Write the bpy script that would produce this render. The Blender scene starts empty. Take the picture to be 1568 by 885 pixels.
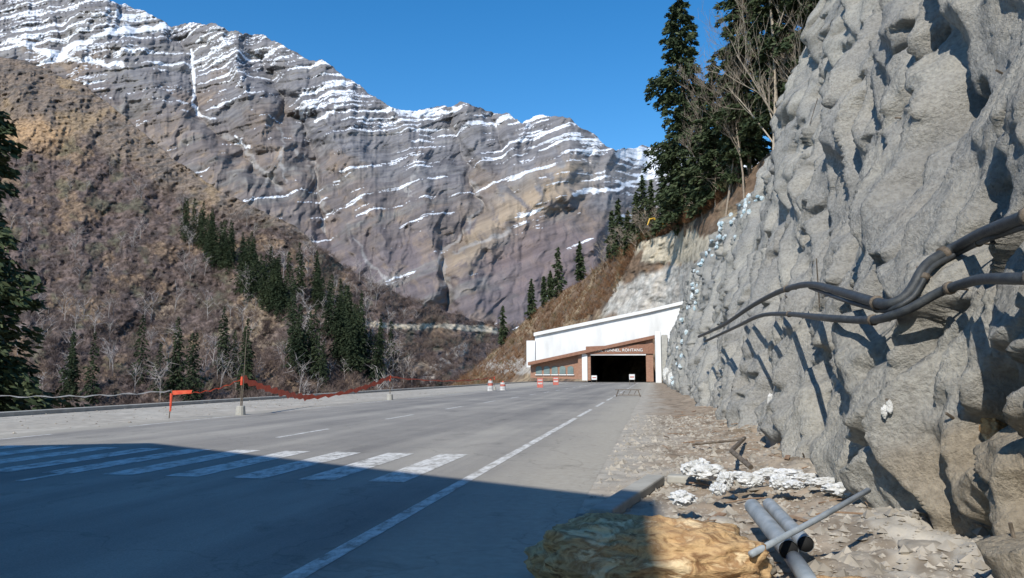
import bpy, math, random
import numpy as np
from mathutils import Vector, Matrix
random.seed(7); rng=np.random.default_rng(7)
scn=bpy.context.scene
# ------------------------------------------------------------------ constants
CAMH=1.6; PITCH=math.radians(6.4); FPX=1162.0
A=math.radians(10.5); sA,cA=math.sin(A),math.cos(A)
cp,sp=math.cos(PITCH),math.sin(PITCH)
def bearing(px,py):
    """surveyed photo point -> (X/Y, Z/Y) slopes in the world"""
    a=(np.asarray(px,float)-784)/FPX; b=(442-np.asarray(py,float))/FPX
    Y=cp-b*sp; Z=sp+b*cp
    return a/Y, Z/Y
def at(px,py,D):
    x,z=bearing(px,py); return Vector((float(x*D),float(D),float(CAMH+z*D)))
def on_ground(px,py,z0=0.0):
    x,z=bearing(px,py); D=(z0-CAMH)/z; return Vector((float(x*D),float(D),z0))
# ------------------------------------------------------------------ noise
perm=rng.permutation(256); perm=np.concatenate([perm,perm,perm])
G=rng.normal(size=(256,3)); G/=np.linalg.norm(G,axis=1)[:,None]
def perlin(p):
    p=np.asarray(p,dtype=np.float64); sh=p.shape[:-1]; p=p.reshape(-1,3)
    i=np.floor(p).astype(int); f=p-i; i&=255
    w=f*f*f*(f*(f*6-15)+10); out=0
    for dx in (0,1):
        hx=perm[(i[:,0]+dx)&255]; wx=w[:,0] if dx else 1-w[:,0]; fx=f[:,0]-dx
        for dy in (0,1):
            hy=perm[hx+((i[:,1]+dy)&255)]; wy=wx*(w[:,1] if dy else 1-w[:,1]); fy=f[:,1]-dy
            for dz in (0,1):
                h=perm[hy+((i[:,2]+dz)&255)]
                g=G[h]
                d=g[:,0]*fx+g[:,1]*fy+g[:,2]*(f[:,2]-dz)
                out=out+d*wy*(w[:,2] if dz else 1-w[:,2])
    return (out*1.6).reshape(sh)
def fbm(p,o=4,g=.5,l=2.03):
    s=0;a=1
    for k in range(o): s=s+a*perlin(p*(l**k)+k*17.3); a*=g
    return s
def ridged(p,o=4,g=.5,l=2.03):
    s=0;a=1
    for k in range(o): s=s+a*(1-2*np.abs(perlin(p*(l**k)+k*11.7))); a*=g
    return s
def sstep(a,b,x):
    t=np.clip((x-a)/(b-a),0,1); return t*t*(3-2*t)
def mix(a,b,t):
    return a*(1-t[...,None])+np.asarray(b)*t[...,None]
# ------------------------------------------------------------------ mesh helpers
def link(o): scn.collection.objects.link(o); return o
def np_mesh(name,V,F,mat,col=None,smooth=False,parent=None,fmat=None,mats=None):
    V=np.asarray(V,dtype=np.float32).reshape(-1,3); F=np.asarray(F,dtype=np.int32); k=F.shape[1]
    me=bpy.data.meshes.new(name); me.vertices.add(len(V)); me.vertices.foreach_set('co',V.ravel())
    me.loops.add(F.size); me.loops.foreach_set('vertex_index',F.ravel())
    me.polygons.add(len(F)); me.polygons.foreach_set('loop_start',np.arange(0,F.size,k,dtype=np.int32))
    if smooth: me.polygons.foreach_set('use_smooth',np.ones(len(F),bool))
    for m in (mats or [mat]): me.materials.append(m)
    if fmat is not None: me.polygons.foreach_set('material_index',np.asarray(fmat,dtype=np.int32))
    me.update(calc_edges=True)
    if col is not None:
        c=np.ones((len(V),4),np.float32); c[:,:3]=np.asarray(col).reshape(-1,3)
        at_=me.color_attributes.new('Col','FLOAT_COLOR','POINT'); at_.data.foreach_set('color',c.ravel())
    o=bpy.data.objects.new(name,me); link(o)
    if parent: o.parent=parent
    return o
def grid_faces(n,m):
    i=np.arange(n-1)[:,None]*m+np.arange(m-1)[None,:]
    return np.stack([i,i+m,i+m+1,i+1],-1).reshape(-1,4)
def empty(name):
    e=bpy.data.objects.new(name,None); link(e); return e
class MB:
    def __init__(s): s.v=[];s.f=[];s.m=[];s.mats=[]
    def mi(s,mat):
        if mat not in s.mats: s.mats.append(mat)
        return s.mats.index(mat)
    def add(s,vs,fs,mat):
        o=len(s.v); s.v+= [tuple(x) for x in vs]; k=s.mi(mat)
        for f in fs: s.f.append([o+i for i in f]); s.m.append(k)
    def box(s,c,d,mat,rot=None):
        x,y,z=d[0]/2,d[1]/2,d[2]/2
        vs=[Vector((a,b,e)) for a in(-x,x) for b in(-y,y) for e in(-z,z)]
        if rot is not None: vs=[rot@q for q in vs]
        vs=[q+Vector(c) for q in vs]
        s.add(vs,[(0,1,3,2),(4,6,7,5),(0,4,5,1),(2,3,7,6),(0,2,6,4),(1,5,7,3)],mat)
    def tube(s,path,rad,mat,n=8,cap=True):
        path=[Vector(p) for p in path]; N=len(path)
        if not hasattr(rad,'__len__'): rad=[rad]*N
        vs=[]
        for i,p in enumerate(path):
            t=(path[min(i+1,N-1)]-path[max(i-1,0)]).normalized()
            a=t.cross(Vector((0,0,1)));
            if a.length<.05: a=t.cross(Vector((1,0,0)))
            a.normalize(); b=t.cross(a)
            for k in range(n):
                th=2*math.pi*k/n; vs.append(p+(a*math.cos(th)+b*math.sin(th))*rad[i])
        fs=[(i*n+k,i*n+(k+1)%n,(i+1)*n+(k+1)%n,(i+1)*n+k) for i in range(N-1) for k in range(n)]
        if cap: fs+=[tuple(range(n))[::-1],tuple((N-1)*n+k for k in range(n))]
        s.add(vs,fs,mat)
    def prism(s,poly,off,mat):
        n=len(poly); off=Vector(off); vs=[Vector(p) for p in poly]; vs+=[p+off for p in vs]
        fs=[tuple(range(n)),tuple(range(2*n-1,n-1,-1))]+[(i,i+n,(i+1)%n+n,(i+1)%n) for i in range(n)]
        s.add(vs,fs,mat)
    def obj(s,name,parent=None,road=False,smooth=False,bevel=0):
        me=bpy.data.meshes.new(name); me.from_pydata(s.v,[],s.f)
        for m in s.mats: me.materials.append(m)
        for p,k in zip(me.polygons,s.m): p.material_index=k; p.use_smooth=smooth
        me.update()
        import bmesh
        bm=bmesh.new(); bm.from_mesh(me); bmesh.ops.recalc_face_normals(bm,faces=bm.faces); bm.to_mesh(me); bm.free()
        o=bpy.data.objects.new(name,me); link(o)
        if road: o.rotation_euler=(0,0,-A)
        if parent: o.parent=parent
        if bevel:
            b=o.modifiers.new('Bevel','BEVEL'); b.width=bevel; b.segments=2; b.limit_method='ANGLE'
        return o
TH=math.radians(27)
# ------------------------------------------------------------------ materials
def nmat(name,stops,scale=1.0,bump=.3,bscale=None,rough=.9,detail=8,attr=False,bdist=.05,stretch=(1,1,1),spec=.3,metal=0,lo=.35,hi=.65,dist=0.0,prerot=0):
    m=bpy.data.materials.new(name); m.use_nodes=True; nt=m.node_tree; N=nt.nodes; L=nt.links
    b=N['Principled BSDF']; b.inputs['Roughness'].default_value=rough; b.inputs['Specular IOR Level'].default_value=spec; b.inputs['Metallic'].default_value=metal
    tc=N.new('ShaderNodeTexCoord'); mp=N.new('ShaderNodeMapping'); mp.inputs['Scale'].default_value=stretch
    m0=N.new('ShaderNodeMapping'); m0.inputs['Rotation'].default_value=(0,prerot,0)
    L.new(tc.outputs['Object'],m0.inputs['Vector']); L.new(m0.outputs[0],mp.inputs['Vector'])
    nz=N.new('ShaderNodeTexNoise'); nz.inputs['Scale'].default_value=scale; nz.inputs['Detail'].default_value=detail; nz.inputs['Roughness'].default_value=.6; nz.inputs['Distortion'].default_value=dist
    L.new(mp.outputs[0],nz.inputs['Vector'])
    cr=N.new('ShaderNodeValToRGB'); cr.color_ramp.elements.remove(cr.color_ramp.elements[1])
    for i,c in enumerate(stops):
        pos=lo+(hi-lo)*i/max(1,len(stops)-1)
        e=cr.color_ramp.elements[0] if i==0 else cr.color_ramp.elements.new(pos)
        e.position=pos; e.color=(*c,1)
    L.new(nz.outputs['Fac'],cr.inputs[0]); out=cr.outputs[0]
    if attr:
        a=N.new('ShaderNodeAttribute'); a.attribute_name='Col'
        mx=N.new('ShaderNodeMix'); mx.data_type='RGBA'; mx.blend_type='MULTIPLY'; mx.inputs['Factor'].default_value=1
        L.new(a.outputs['Color'],mx.inputs['A']); L.new(out,mx.inputs['B']); out=mx.outputs['Result']
    L.new(out,b.inputs['Base Color'])
    if bump:
        n2=N.new('ShaderNodeTexNoise'); n2.inputs['Scale'].default_value=bscale or scale*4; n2.inputs['Detail'].default_value=8; n2.inputs['Roughness'].default_value=.65
        L.new(mp.outputs[0],n2.inputs['Vector'])
        bp=N.new('ShaderNodeBump'); bp.inputs['Strength'].default_value=bump; bp.inputs['Distance'].default_value=bdist
        L.new(n2.outputs['Fac'],bp.inputs['Height']); L.new(bp.outputs[0],b.inputs['Normal'])
    return m
def g(v,w=0.0): return (v*(1+w),v,v*(1-w))
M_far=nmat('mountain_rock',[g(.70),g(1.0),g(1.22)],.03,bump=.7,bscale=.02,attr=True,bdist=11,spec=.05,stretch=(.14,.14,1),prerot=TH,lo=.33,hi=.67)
M_slope=nmat('hillside',[g(.5),g(1.0),g(1.4)],.22,bump=.8,bscale=.5,attr=True,bdist=.8,spec=.05)
M_hill=nmat('near_hillside',[g(.65),g(1.0),g(1.3)],.5,bump=.8,bscale=1.2,attr=True,bdist=.4,spec=.05)
M_shot=nmat('shotcrete',[g(.70),g(1.0),g(1.22)],14.0,bump=1.0,bscale=22,attr=True,bdist=.07,spec=.12,lo=.3,hi=.7)
M_con=nmat('concrete',[(.30,.285,.25),(.40,.385,.34)],3,bump=.3,bscale=30,bdist=.01)
M_white=nmat('white_paint_wall',[(.60,.60,.585),(.78,.78,.765)],.35,bump=.1,stretch=(1,1,.3))
M_brick=nmat('brown_cladding',[(.26,.14,.095),(.36,.21,.145)],2,bump=.2,stretch=(1,1,4))
M_trim=nmat('brown_trim',[(.22,.11,.075),(.29,.155,.10)],3,bump=.1)
M_dark=nmat('unlit_hollow_black',[(.012,.012,.012),(.02,.02,.02)],1,bump=0)  # shade painted as near-black, for the tunnel interior and pipe bores
M_glass=nmat('window_panel',[(.12,.17,.17),(.20,.25,.24)],.5,bump=0,rough=.3)
M_letter=nmat('sign_letters',[(.75,.75,.72),(.8,.8,.78)],1,bump=0)
M_orange=nmat('red_orange_tape',[(.60,.07,.035),(.72,.13,.06)],6,bump=.3,rough=.5)
M_wtape=nmat('white_tape',[(.5,.48,.46),(.65,.64,.62)],6,bump=.2,rough=.5)
M_red=nmat('red_plastic',[(.42,.10,.07),(.50,.16,.12)],6,bump=0,rough=.5)
M_dwhite=nmat('dirty_white_plastic',[(.45,.44,.42),(.60,.58,.56)],5,bump=0,rough=.6)
M_steel=nmat('weathered_steel',[(.10,.08,.06),(.22,.18,.14)],15,bump=.3,rough=.7,metal=.3)
M_black=nmat('black_conduit',[(.03,.034,.038),(.065,.07,.072)],10,bump=.2,rough=.5)
M_pvc=nmat('grey_pvc',[(.22,.25,.27),(.34,.37,.39)],6,bump=.1,rough=.45)
M_plastic=nmat('white_plastic_sheet',[(.45,.45,.43),(.74,.74,.73)],8,bump=.6,bscale=25,rough=.5)
M_bplastic=nmat('blue_white_sheet',[(.32,.46,.52),(.66,.68,.68)],3,bump=.4,rough=.5)
M_rock=nmat('ochre_rock',[(.22,.12,.055),(.60,.40,.20),(.36,.21,.10),(.78,.60,.36)],3.5,bump=.9,bscale=9,bdist=.05,stretch=(1,1,2.2),lo=.36,hi=.64,dist=.8)
M_stone=nmat('rubble',[(.22,.195,.16),(.42,.38,.32)],2,bump=.5,bscale=20,bdist=.01)
M_wood=nmat('scrap_wood',[(.18,.11,.07),(.34,.24,.16)],8,bump=.3)
M_bark=nmat('bark',[(.10,.075,.055),(.20,.155,.12)],6,bump=.6,stretch=(1,1,.2),bdist=.05)
M_pale=nmat('pale_bark',[(.20,.16,.125),(.33,.275,.215)],5,bump=.3)
M_birch=nmat('birch_mass',[(.24,.205,.19),(.38,.345,.32)],.3,bump=0)
M_leafA=nmat('spruce_needles',[(.022,.034,.016),(.045,.064,.028),(.085,.10,.048)],.9,bump=0,spec=.2,rough=.7)
M_leafB=nmat('conifer_mass_needles',[(.024,.036,.020),(.055,.070,.036)],.12,bump=0,spec=.1)
M_shrub=nmat('dry_shrubs',[(.085,.062,.055),(.15,.112,.098),(.22,.165,.13)],.09,bump=0,spec=.05)
M_shrub2=nmat('russet_shrubs',[(.12,.065,.038),(.22,.12,.065),(.13,.13,.075)],.2,bump=0,spec=.05)
M_yellow=nmat('yellow_machine',[(.55,.32,.03),(.65,.40,.05)],3,bump=0,rough=.5)
# ------------------------------------------------------------------ terrain layers
class Layer:
    def __init__(s,up,low,gexp,jag,disp):
        up=np.array(up,float); low=np.array(low,float)
        s.ux,s.uy,s.uD=up.T; s.lx,s.ly,s.lD=low.T; s.g=gexp; s.jag=jag; s.disp=disp
    def yup(s,px):
        px=np.asarray(px,float); y=np.interp(px,s.ux,s.uy)
        p=np.stack([px/28,px*0+3.1,px*0],-1); return y+s.jag*fbm(p,5,.62)
    def pos(s,px,t):
        px,t=np.broadcast_arrays(np.asarray(px,float),np.asarray(t,float))
        yu=s.yup(px); yl=np.interp(px,s.lx,s.ly); py=yl+(yu-yl)*t
        Du=np.interp(px,s.ux,s.uD); Dl=np.interp(px,s.lx,s.lD)
        D=Dl*(Du/Dl)**(np.clip(t,0,2)**s.g)
        x,z=bearing(px,py); P=np.stack([x*D,D,CAMH+z*D],-1)
        k=1+s.disp(px,py,P,t,py-yu)
        P=np.stack([x*D*k,D*k,CAMH+z*D*k],-1)
        return P,px,py,py-yu
    def at_px(s,px,py):
        px=np.asarray(px,float); yu=s.yup(px); yl=np.interp(px,s.lx,s.ly)
        t=(yl-py)/(yl-yu); return s.pos(px,t)[0]
    def build(s,name,x0,x1,n,m,colfun,mat,tpow=1.0,back=True,t0=0):
        px=np.linspace(x0,x1,n)[:,None]; t=(t0+(1-t0)*np.linspace(0,1,m)**tpow)[None,:]
        P,PX,PY,DD=s.pos(px,t)
        col=colfun(PX,PY,P,DD)
        if back:
            last=P[:,-1:].copy(); b1=last*np.array([1.06,1.06,1]); b1[...,2]=last[...,2]*.86
            b2=last*np.array([1.3,1.3,1]); b2[...,2]=last[...,2]*.3
            P=np.concatenate([P,b1,b2],1); col=np.concatenate([col,col[:,-1:],col[:,-1:]],1)
        return np_mesh(name,P,grid_faces(P.shape[0],P.shape[1]),mat,col=col,smooth=True)
def seg_dist(px,py,poly):
    d=np.full(np.shape(px),1e9)
    for (x0,y0),(x1,y1) in zip(poly[:-1],poly[1:]):
        dx,dy=x1-x0,y1-y0; tt=np.clip(((px-x0)*dx+(py-y0)*dy)/(dx*dx+dy*dy),0,1)
        d=np.minimum(d,np.hypot(px-x0-tt*dx,py-y0-tt*dy))
    return d
RIDGE=[([(330,40),(370,110),(400,190),(430,230),(440,290)],.05,30),
 ([(600,160),(625,215),(640,270),(652,340),(672,440)],.075,46),
 ([(495,95),(540,190),(560,260),(575,340),(600,420)],.05,40),
 ([(900,215),(870,262),(820,300),(760,345),(710,410),(730,500)],.075,60),
 ([(150,20),(200,110),(290,200),(380,280)],.06,40),
 ([(715,158),(730,230),(760,290)],.04,28),([(940,225),(930,300),(900,380)],.05,30),
 ([(430,66),(450,130),(500,200),(530,240)],.04,25),([(800,182),(790,230),(810,280)],.04,22)]
GULLY=[([(285,60),(298,130),(305,180),(345,215),(430,290)],.05,20),
 ([(400,90),(418,140),(470,200),(482,250),(490,290),(500,360)],.06,22),
 ([(690,190),(722,280),(738,315),(700,365),(677,385),(684,430),(690,470)],.06,24),
 ([(905,205),(905,260),(885,300),(870,330)],.03,20),([(760,180),(765,240),(790,290)],.03,15)]
def qr(P):
    q=-P[...,0]*math.sin(TH)+P[...,2]*math.cos(TH); r=P[...,0]*math.cos(TH)+P[...,2]*math.sin(TH); return q,r
def warp_px(px,py):
    w=fbm(np.stack([px/40,py/40,px*0],-1),3)*12; w2=fbm(np.stack([px/40+9,py/40,px*0],-1),3)*12
    return px+w,py+w2
def disp_far(px,py,P,t,dd):
    x,y=warp_px(px,py); k=0
    for pl,a,wd in RIDGE: k=k-a*np.exp(-np.sqrt((seg_dist(x,y,pl)/wd)**2+.02))
    for pl,a,wd in GULLY: k=k+a*np.exp(-seg_dist(x,y,pl)/wd)
    q,r=qr(P)
    st=fbm(np.stack([q/70,r/1100,0*q+2],-1),5,.6)
    k=k-.012*ridged(np.stack([x/80,y/160,0*x],-1),4,.5)-.0060*st*(.25+.75*sstep(330,150,py))
    k=k-.0042*ridged(np.stack([(x+.45*y)/20,y/70,0*x+4],-1),4,.55)
    return k
far=Layer([(-400,-90,4800),(-100,-40,4800),(0,-22,4800),(120,-14,4800),(185,6,4800),(215,12,4800),(258,38,4700),(330,36,4700),(372,52,4600),(400,52,4600),(432,68,4600),(470,92,4500),(495,92,4500),(540,124,4400),(580,152,4400),(603,166,4400),(640,168,4400),(680,163,4400),(716,158,4400),(750,173,4400),(780,173,4400),(800,184,4400),(840,176,4400),(872,180,4400),(905,206,4500),(943,230,4700),(990,222,5600),(1035,224,5600),(1100,235,5600),(1400,240,5600)],
 [(-400,640,2100),(500,640,2100),(690,640,2300),(1400,640,2300)],1.1,4.5,disp_far)
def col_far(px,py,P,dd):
    x,y=warp_px(px,py)
    n1=fbm(np.stack([x/75,y/60,0*x+1],-1),4); n2=fbm(np.stack([x/20,y/20,0*x+5],-1),4); n3=fbm(np.stack([px/5,py/5,0*x+15],-1),3)
    q,r=qr(P)
    st=fbm(np.stack([q/38,r/600,0*q],-1),5,.66); st2=fbm(np.stack([q/130,r/1800,0*q+4],-1),4,.6)
    rib=ridged(np.stack([(x+.5*y)/14,y/60,0*x+4],-1),4,.6)
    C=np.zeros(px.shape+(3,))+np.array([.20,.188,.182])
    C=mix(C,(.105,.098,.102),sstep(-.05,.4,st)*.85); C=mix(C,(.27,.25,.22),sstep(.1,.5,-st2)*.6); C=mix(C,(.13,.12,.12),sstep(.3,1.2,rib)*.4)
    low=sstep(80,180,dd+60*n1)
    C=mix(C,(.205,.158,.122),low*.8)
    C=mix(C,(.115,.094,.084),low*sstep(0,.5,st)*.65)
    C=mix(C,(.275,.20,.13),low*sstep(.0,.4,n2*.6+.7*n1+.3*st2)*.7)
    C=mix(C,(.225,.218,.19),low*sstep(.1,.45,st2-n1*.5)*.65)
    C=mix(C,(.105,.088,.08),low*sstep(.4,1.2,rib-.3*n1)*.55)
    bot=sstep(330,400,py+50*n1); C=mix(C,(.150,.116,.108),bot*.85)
    C=mix(C,(.225,.165,.115),bot*sstep(.05,.4,n2+.4*n1)*.6)
    C=mix(C,(.20,.19,.165),bot*sstep(.2,.5,st2-.3*n1)*.5)
    C=mix(C,(.10,.083,.08),sstep(.1,.5,n3)*sstep(250,330,py)*.35)
    rs=sstep(.35,.7,np.exp(-(((x-830)/110)**2+((y-400)/70)**2))+.2*n2); C=mix(C,(.155,.112,.102),rs*.7)
    sp_=np.exp(-seg_dist(x,y,[(870,268),(835,292),(780,328),(735,355),(700,395)])/18); C=mix(C,(.31,.235,.155),np.clip(sp_*1.5,0,1)*sstep(-.3,.3,n2+.3))
    for pl,w in [([(450,225),(482,255),(490,290),(500,360)],4),([(722,280),(738,315),(700,365),(677,385),(684,430),(688,460)],4.5),([(345,205),(395,250),(430,290)],4),([(540,365),(562,400),(610,440)],4),([(640,240),(625,300)],3),([(780,350),(700,385)],4),([(430,200),(436,280)],3)]:
        C=mix(C,(.33,.31,.285),sstep(.3,1.0,np.exp(-(seg_dist(px+9*n2,py+8*n1,pl)/w)**2)+.3*n2)*.7)
    C=C*.90+np.array([.021,.026,.037])  # distance haze painted in as a cool tint on the rock colour
    a=np.interp(px,[-100,120,250,330,420,500,600,700,760,800,900,940,1040],[185,180,165,150,120,95,115,110,100,140,125,90,80])
    b=np.interp(px,[-100,100,250,300,400,480,560,650,720,800,900,935,950,1040],[.24,.22,.17,.09,.03,.0,.12,.18,.09,.15,.17,.18,.7,.7])
    s=st*1.4+n2*.2+n1*.35+.12*n3+b-sstep(.1,1.15,dd/a)*.85-.36
    snow=sstep(.0,.10,s)
    for pl,w in [([(288,75),(297,125),(303,175)],3.5),([(15,60),(95,85),(160,95),(185,100)],5),([(100,75),(130,62),(165,48),(255,40)],7),([(305,175),(325,182)],2.5),([(610,168),(650,174),(700,166)],5),([(950,232),(985,240),(1030,236)],9),([(520,160),(480,185)],2.5),([(880,296),(940,290),(990,262)],4),([(360,205),(385,225)],2)]:
        snow=np.maximum(snow,sstep(.4,.65,np.exp(-(seg_dist(px+8*n1,py+6*n2,pl)/w)**2)+.35*st+.2*n2))
    return mix(C,(.72,.745,.79),snow)
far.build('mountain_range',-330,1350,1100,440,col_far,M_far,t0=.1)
def disp_slope(px,py,P,t,dd):
    k=-.030*ridged(np.stack([px/120+py/400,py/190,0*px+9],-1),4,.5)-.007*fbm(np.stack([px/9,py/7,0*px],-1),3,.6)
    q=P[...,2]*.85-P[...,0]*.5
    k=k-sstep(.9,.2,dd/180)*(.004*fbm(np.stack([q/9,px/60,0*px],-1),4,.6))
    for pl,a,wd in [([(215,520),(250,470),(330,430),(400,520)],.05,45),([(0,560),(200,480),(330,400)],-.03,50)]:
        k=k+a*np.exp(-seg_dist(px,py,pl)/wd)
    return k
slope=Layer([(-260,20,900),(0,86,850),(60,100,820),(130,130,780),(200,185,700),(260,238,620),(330,288,540),(400,322,480),(450,345,450),(500,388,430),(560,428,430),(640,462,450),(700,482,480),(745,496,520),(800,505,560),(900,520,600)],
 [(-260,900,130),(400,900,150),(900,900,190)],1.0,3,disp_slope)
def veg_line(px): return np.interp(px,[-260,0,130,200,260,330,430,500,600],[200,225,215,250,290,320,345,392,430])
ROADCUT=[(560,494),(640,501),(700,500),(758,506)]
def col_slope(px,py,P,dd):
    I=lambda sx,sy,z: np.stack([px/sx,py/sy,0*px+z],-1)
    n1=fbm(I(70,50,1),4); n2=fbm(I(18,14,3),4); n3=fbm(I(5,4,9),3)
    q=P[...,2]*.85-P[...,0]*.5; st=fbm(np.stack([q/8,px/70,0*px],-1),4,.6)
    C=np.zeros(px.shape+(3,))+np.array([.145,.110,.098])
    C=mix(C,(.09,.073,.069),sstep(-.1,.35,n2)); C=mix(C,(.225,.158,.102),sstep(.1,.5,n1-.3*n2)*.75)
    C=mix(C,(.11,.11,.07),sstep(.2,.5,fbm(I(40,30,7),3))*.6)
    up=sstep(15,-15,py-veg_line(px)+22*n1)
    R=np.zeros_like(C)+np.array([.185,.145,.115]); R=mix(R,(.11,.098,.09),sstep(0,.4,st+.4*n2)*.8); R=mix(R,(.26,.19,.12),sstep(.05,.45,n1+.3*n2)*.8)
    C=C*(1-up[...,None])+R*up[...,None]
    gr=sstep(.3,.9,np.exp(-(((px-40)/85)**2+((py-205)/32)**2))+.2*n2); C=mix(C,(.33,.22,.13),gr)
    for cx,cy,rx,ry in [(380,500,60,50),(250,470,40,25),(470,560,40,30),(640,560,60,18)]:
        m=sstep(.45,.8,np.exp(-(((px-cx)/rx)**2+((py-cy)/ry)**2))+.35*n2); C=mix(C,(.27,.21,.15),m*.8)
    C=mix(C,(.38,.33,.255),sstep(.3,.6,np.exp(-((seg_dist(px,py+4*n1,ROADCUT)/5)**2))+.2*n2))
    C=mix(C,(.44,.40,.35),sstep(.4,.7,np.exp(-((seg_dist(px,py+5*n1,[(710,530),(675,556),(650,580)])/9)**2))+.3*n2))
    return C*(1-.25*sstep(0,.5,n3))[...,None]
slope.build('valley_hillside',-240,880,700,420,col_slope,M_slope,t0=.25)
def disp_hill(px,py,P,t,dd):
    return -.014*ridged(P/np.array([22,60,22]),4,.5)-.006*fbm(P/np.array([2.5,8,2.5]),3,.6)
hill=Layer([(640,640,330),(690,594,320),(740,552,310),(770,525,300),(800,492,290),(850,452,270),(900,424,240),(940,388,215),(985,362,195),(1020,352,185),(1050,335,165),(1080,318,150),(1130,275,140),(1180,232,130),(1260,170,120),(1400,80,110),(1700,-50,100)],
 [(640,720,190),(700,700,185),(900,640,175),(1040,600,165),(1085,560,110),(1700,560,80)],1.0,2,disp_hill)
def col_hill(px,py,P,dd):
    n1=fbm(P/14,4); n2=fbm(P/4+3,4)
    C=np.zeros(px.shape+(3,))+np.array([.19,.13,.088]); C=mix(C,(.13,.098,.075),sstep(0,.4,n2)); C=mix(C,(.29,.22,.145),sstep(.1,.4,n1))
    cut=sstep(.38,.55,np.exp(-(((px-1015)/95)**2+((py-(450-.32*(px-1000)))/46)**2))+.22*n1)
    C=mix(C,(.47,.445,.40),cut*(.75+.25*sstep(-.2,.3,n2)))
    md=sstep(.38,.52,np.exp(-(((px-1035)/68)**2+((py-378)/28)**2))+.2*n2); C=mix(C,(.48,.42,.32),md)
    lo=sstep(.4,.6,np.exp(-(((px-790)/60)**2+((py-560)/14)**2))+.2*n2); C=mix(C,(.38,.35,.31),lo*.8)
    return C
hill.build('hill',650,1650,480,220,col_hill,M_hill)
b=MB(); b.add([(-9000,-4000,-70),(9000,-4000,-70),(9000,9000,-70),(-9000,9000,-70)],[(0,1,2,3)],M_slope)
vf=b.obj('valley_floor')
ca=vf.data.color_attributes.new('Col','FLOAT_COLOR','POINT'); ca.data.foreach_set('color',[.2,.17,.13,1]*4)
# ------------------------------------------------------------------ foliage
def conifer_parts(H,R,nb,ntw,leaf,seed,bare=.12,shape=.8,ragged=.35,top=0):
    r=np.random.default_rng(seed); T=[];B=[]
    h=bare*H+(1-bare)*H*(np.arange(nb)+r.random(nb))/nb
    az=np.cumsum(np.full(nb,2.4))+r.normal(0,.5,nb)
    rel=(h/H-bare)/(1-bare)
    L=R*((1-rel)**shape)*(1-ragged*r.random(nb))*np.where(r.random(nb)<.12,.5,1)*(0.55+.45*sstep(0,.18,rel))+.02*H*.6
    lumps=1+.2*np.sin(rel*23+seed)+.12*np.sin(rel*41+seed*2)+.15*np.sin(az+seed+rel*6); L*=lumps
    for i in range(nb):
        n=max(4,int(ntw*L[i]/R)); s=r.random(n)**.65*.95+.05
        up=.25*rel[i]-.12
        d=np.array([math.cos(az[i]),math.sin(az[i])])
        lat=r.normal(0,.15,n)*L[i]*(1-s*.6); dr=-.35*s**2*L[i]*(1-.6*rel[i])+up*s*L[i]
        c=np.stack([d[0]*s*L[i]-d[1]*lat,d[1]*s*L[i]+d[0]*lat,h[i]+dr+r.normal(0,.04*L[i]+.002*H,n)],-1)
        dirv=np.stack([d[0]+r.normal(0,.6,n),d[1]+r.normal(0,.6,n),r.normal(-.45,.3,n)],-1); dirv/=np.linalg.norm(dirv,axis=1)[:,None]
        side=np.cross(dirv,r.normal(size=(n,3))); side/=np.linalg.norm(side,axis=1)[:,None]
        sz=leaf*(.6+.8*r.random(n))[:,None]
        p0=c-dirv*sz*.6; p1=c+side*sz*.28; p2=c+dirv*sz*.8; p3=c-side*sz*.28
        T.append(np.stack([p0,p1,p2,p3],1))
        B.append((h[i],d,L[i],up))
    return np.concatenate(T),B
def conifer(name,base,H,R,seed,nb=230,ntw=60,leaf=.55,bare=.1,shape=.8,lean=0,tr=.35,ragged=.35):
    e=empty(name); e.location=base; e.rotation_euler=(lean,lean*.5,seed)
    Q,B=conifer_parts(H,R,nb,ntw,leaf,seed,bare,shape,ragged)
    np_mesh('needles',Q.reshape(-1,3),np.arange(len(Q)*4).reshape(-1,4),M_leafA,parent=e)
    m=MB(); m.tube([(0,0,-2),(0,0,H*.3),(.1,0,H*.7),(0,0,H*.98)],[tr*1.1,tr*.8,tr*.4,.03],M_bark,10)
    for (h,d,L,up) in B[::2]:
        m.tube([(0,0,h),(d[0]*L*.5,d[1]*L*.5,h+up*L*.5-.08*L),(d[0]*L*.9,d[1]*L*.9,h+up*L*.9-.28*L)],[.07*tr/.35,.04,.012],M_bark,4,False)
    m.obj('trunk',parent=e,smooth=True)
    return e
def merge_instances(name,templates,P,S,mat,rotrng,wid=None):
    VV=[];k=templates[0].shape[1]
    ids=rotrng.integers(0,len(templates),len(P))
    for ti,T in enumerate(templates):
        sel=np.where(ids==ti)[0]
        if len(sel)==0: continue
        a=rotrng.random(len(sel))*6.283; c,s=np.cos(a),np.sin(a); t=T.reshape(-1,3)
        x=t[None,:,0]*c[:,None]-t[None,:,1]*s[:,None]; y=t[None,:,0]*s[:,None]+t[None,:,1]*c[:,None]; z=np.broadcast_to(t[None,:,2],x.shape)
        W=np.stack([x,y,z],-1)*S[sel][:,None,None]+P[sel][:,None,:]
        VV.append(W.reshape(-1,3))
    V=np.concatenate(VV); F=np.arange(len(V)).reshape(-1,k)
    return np_mesh(name,V,F,mat)
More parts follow.
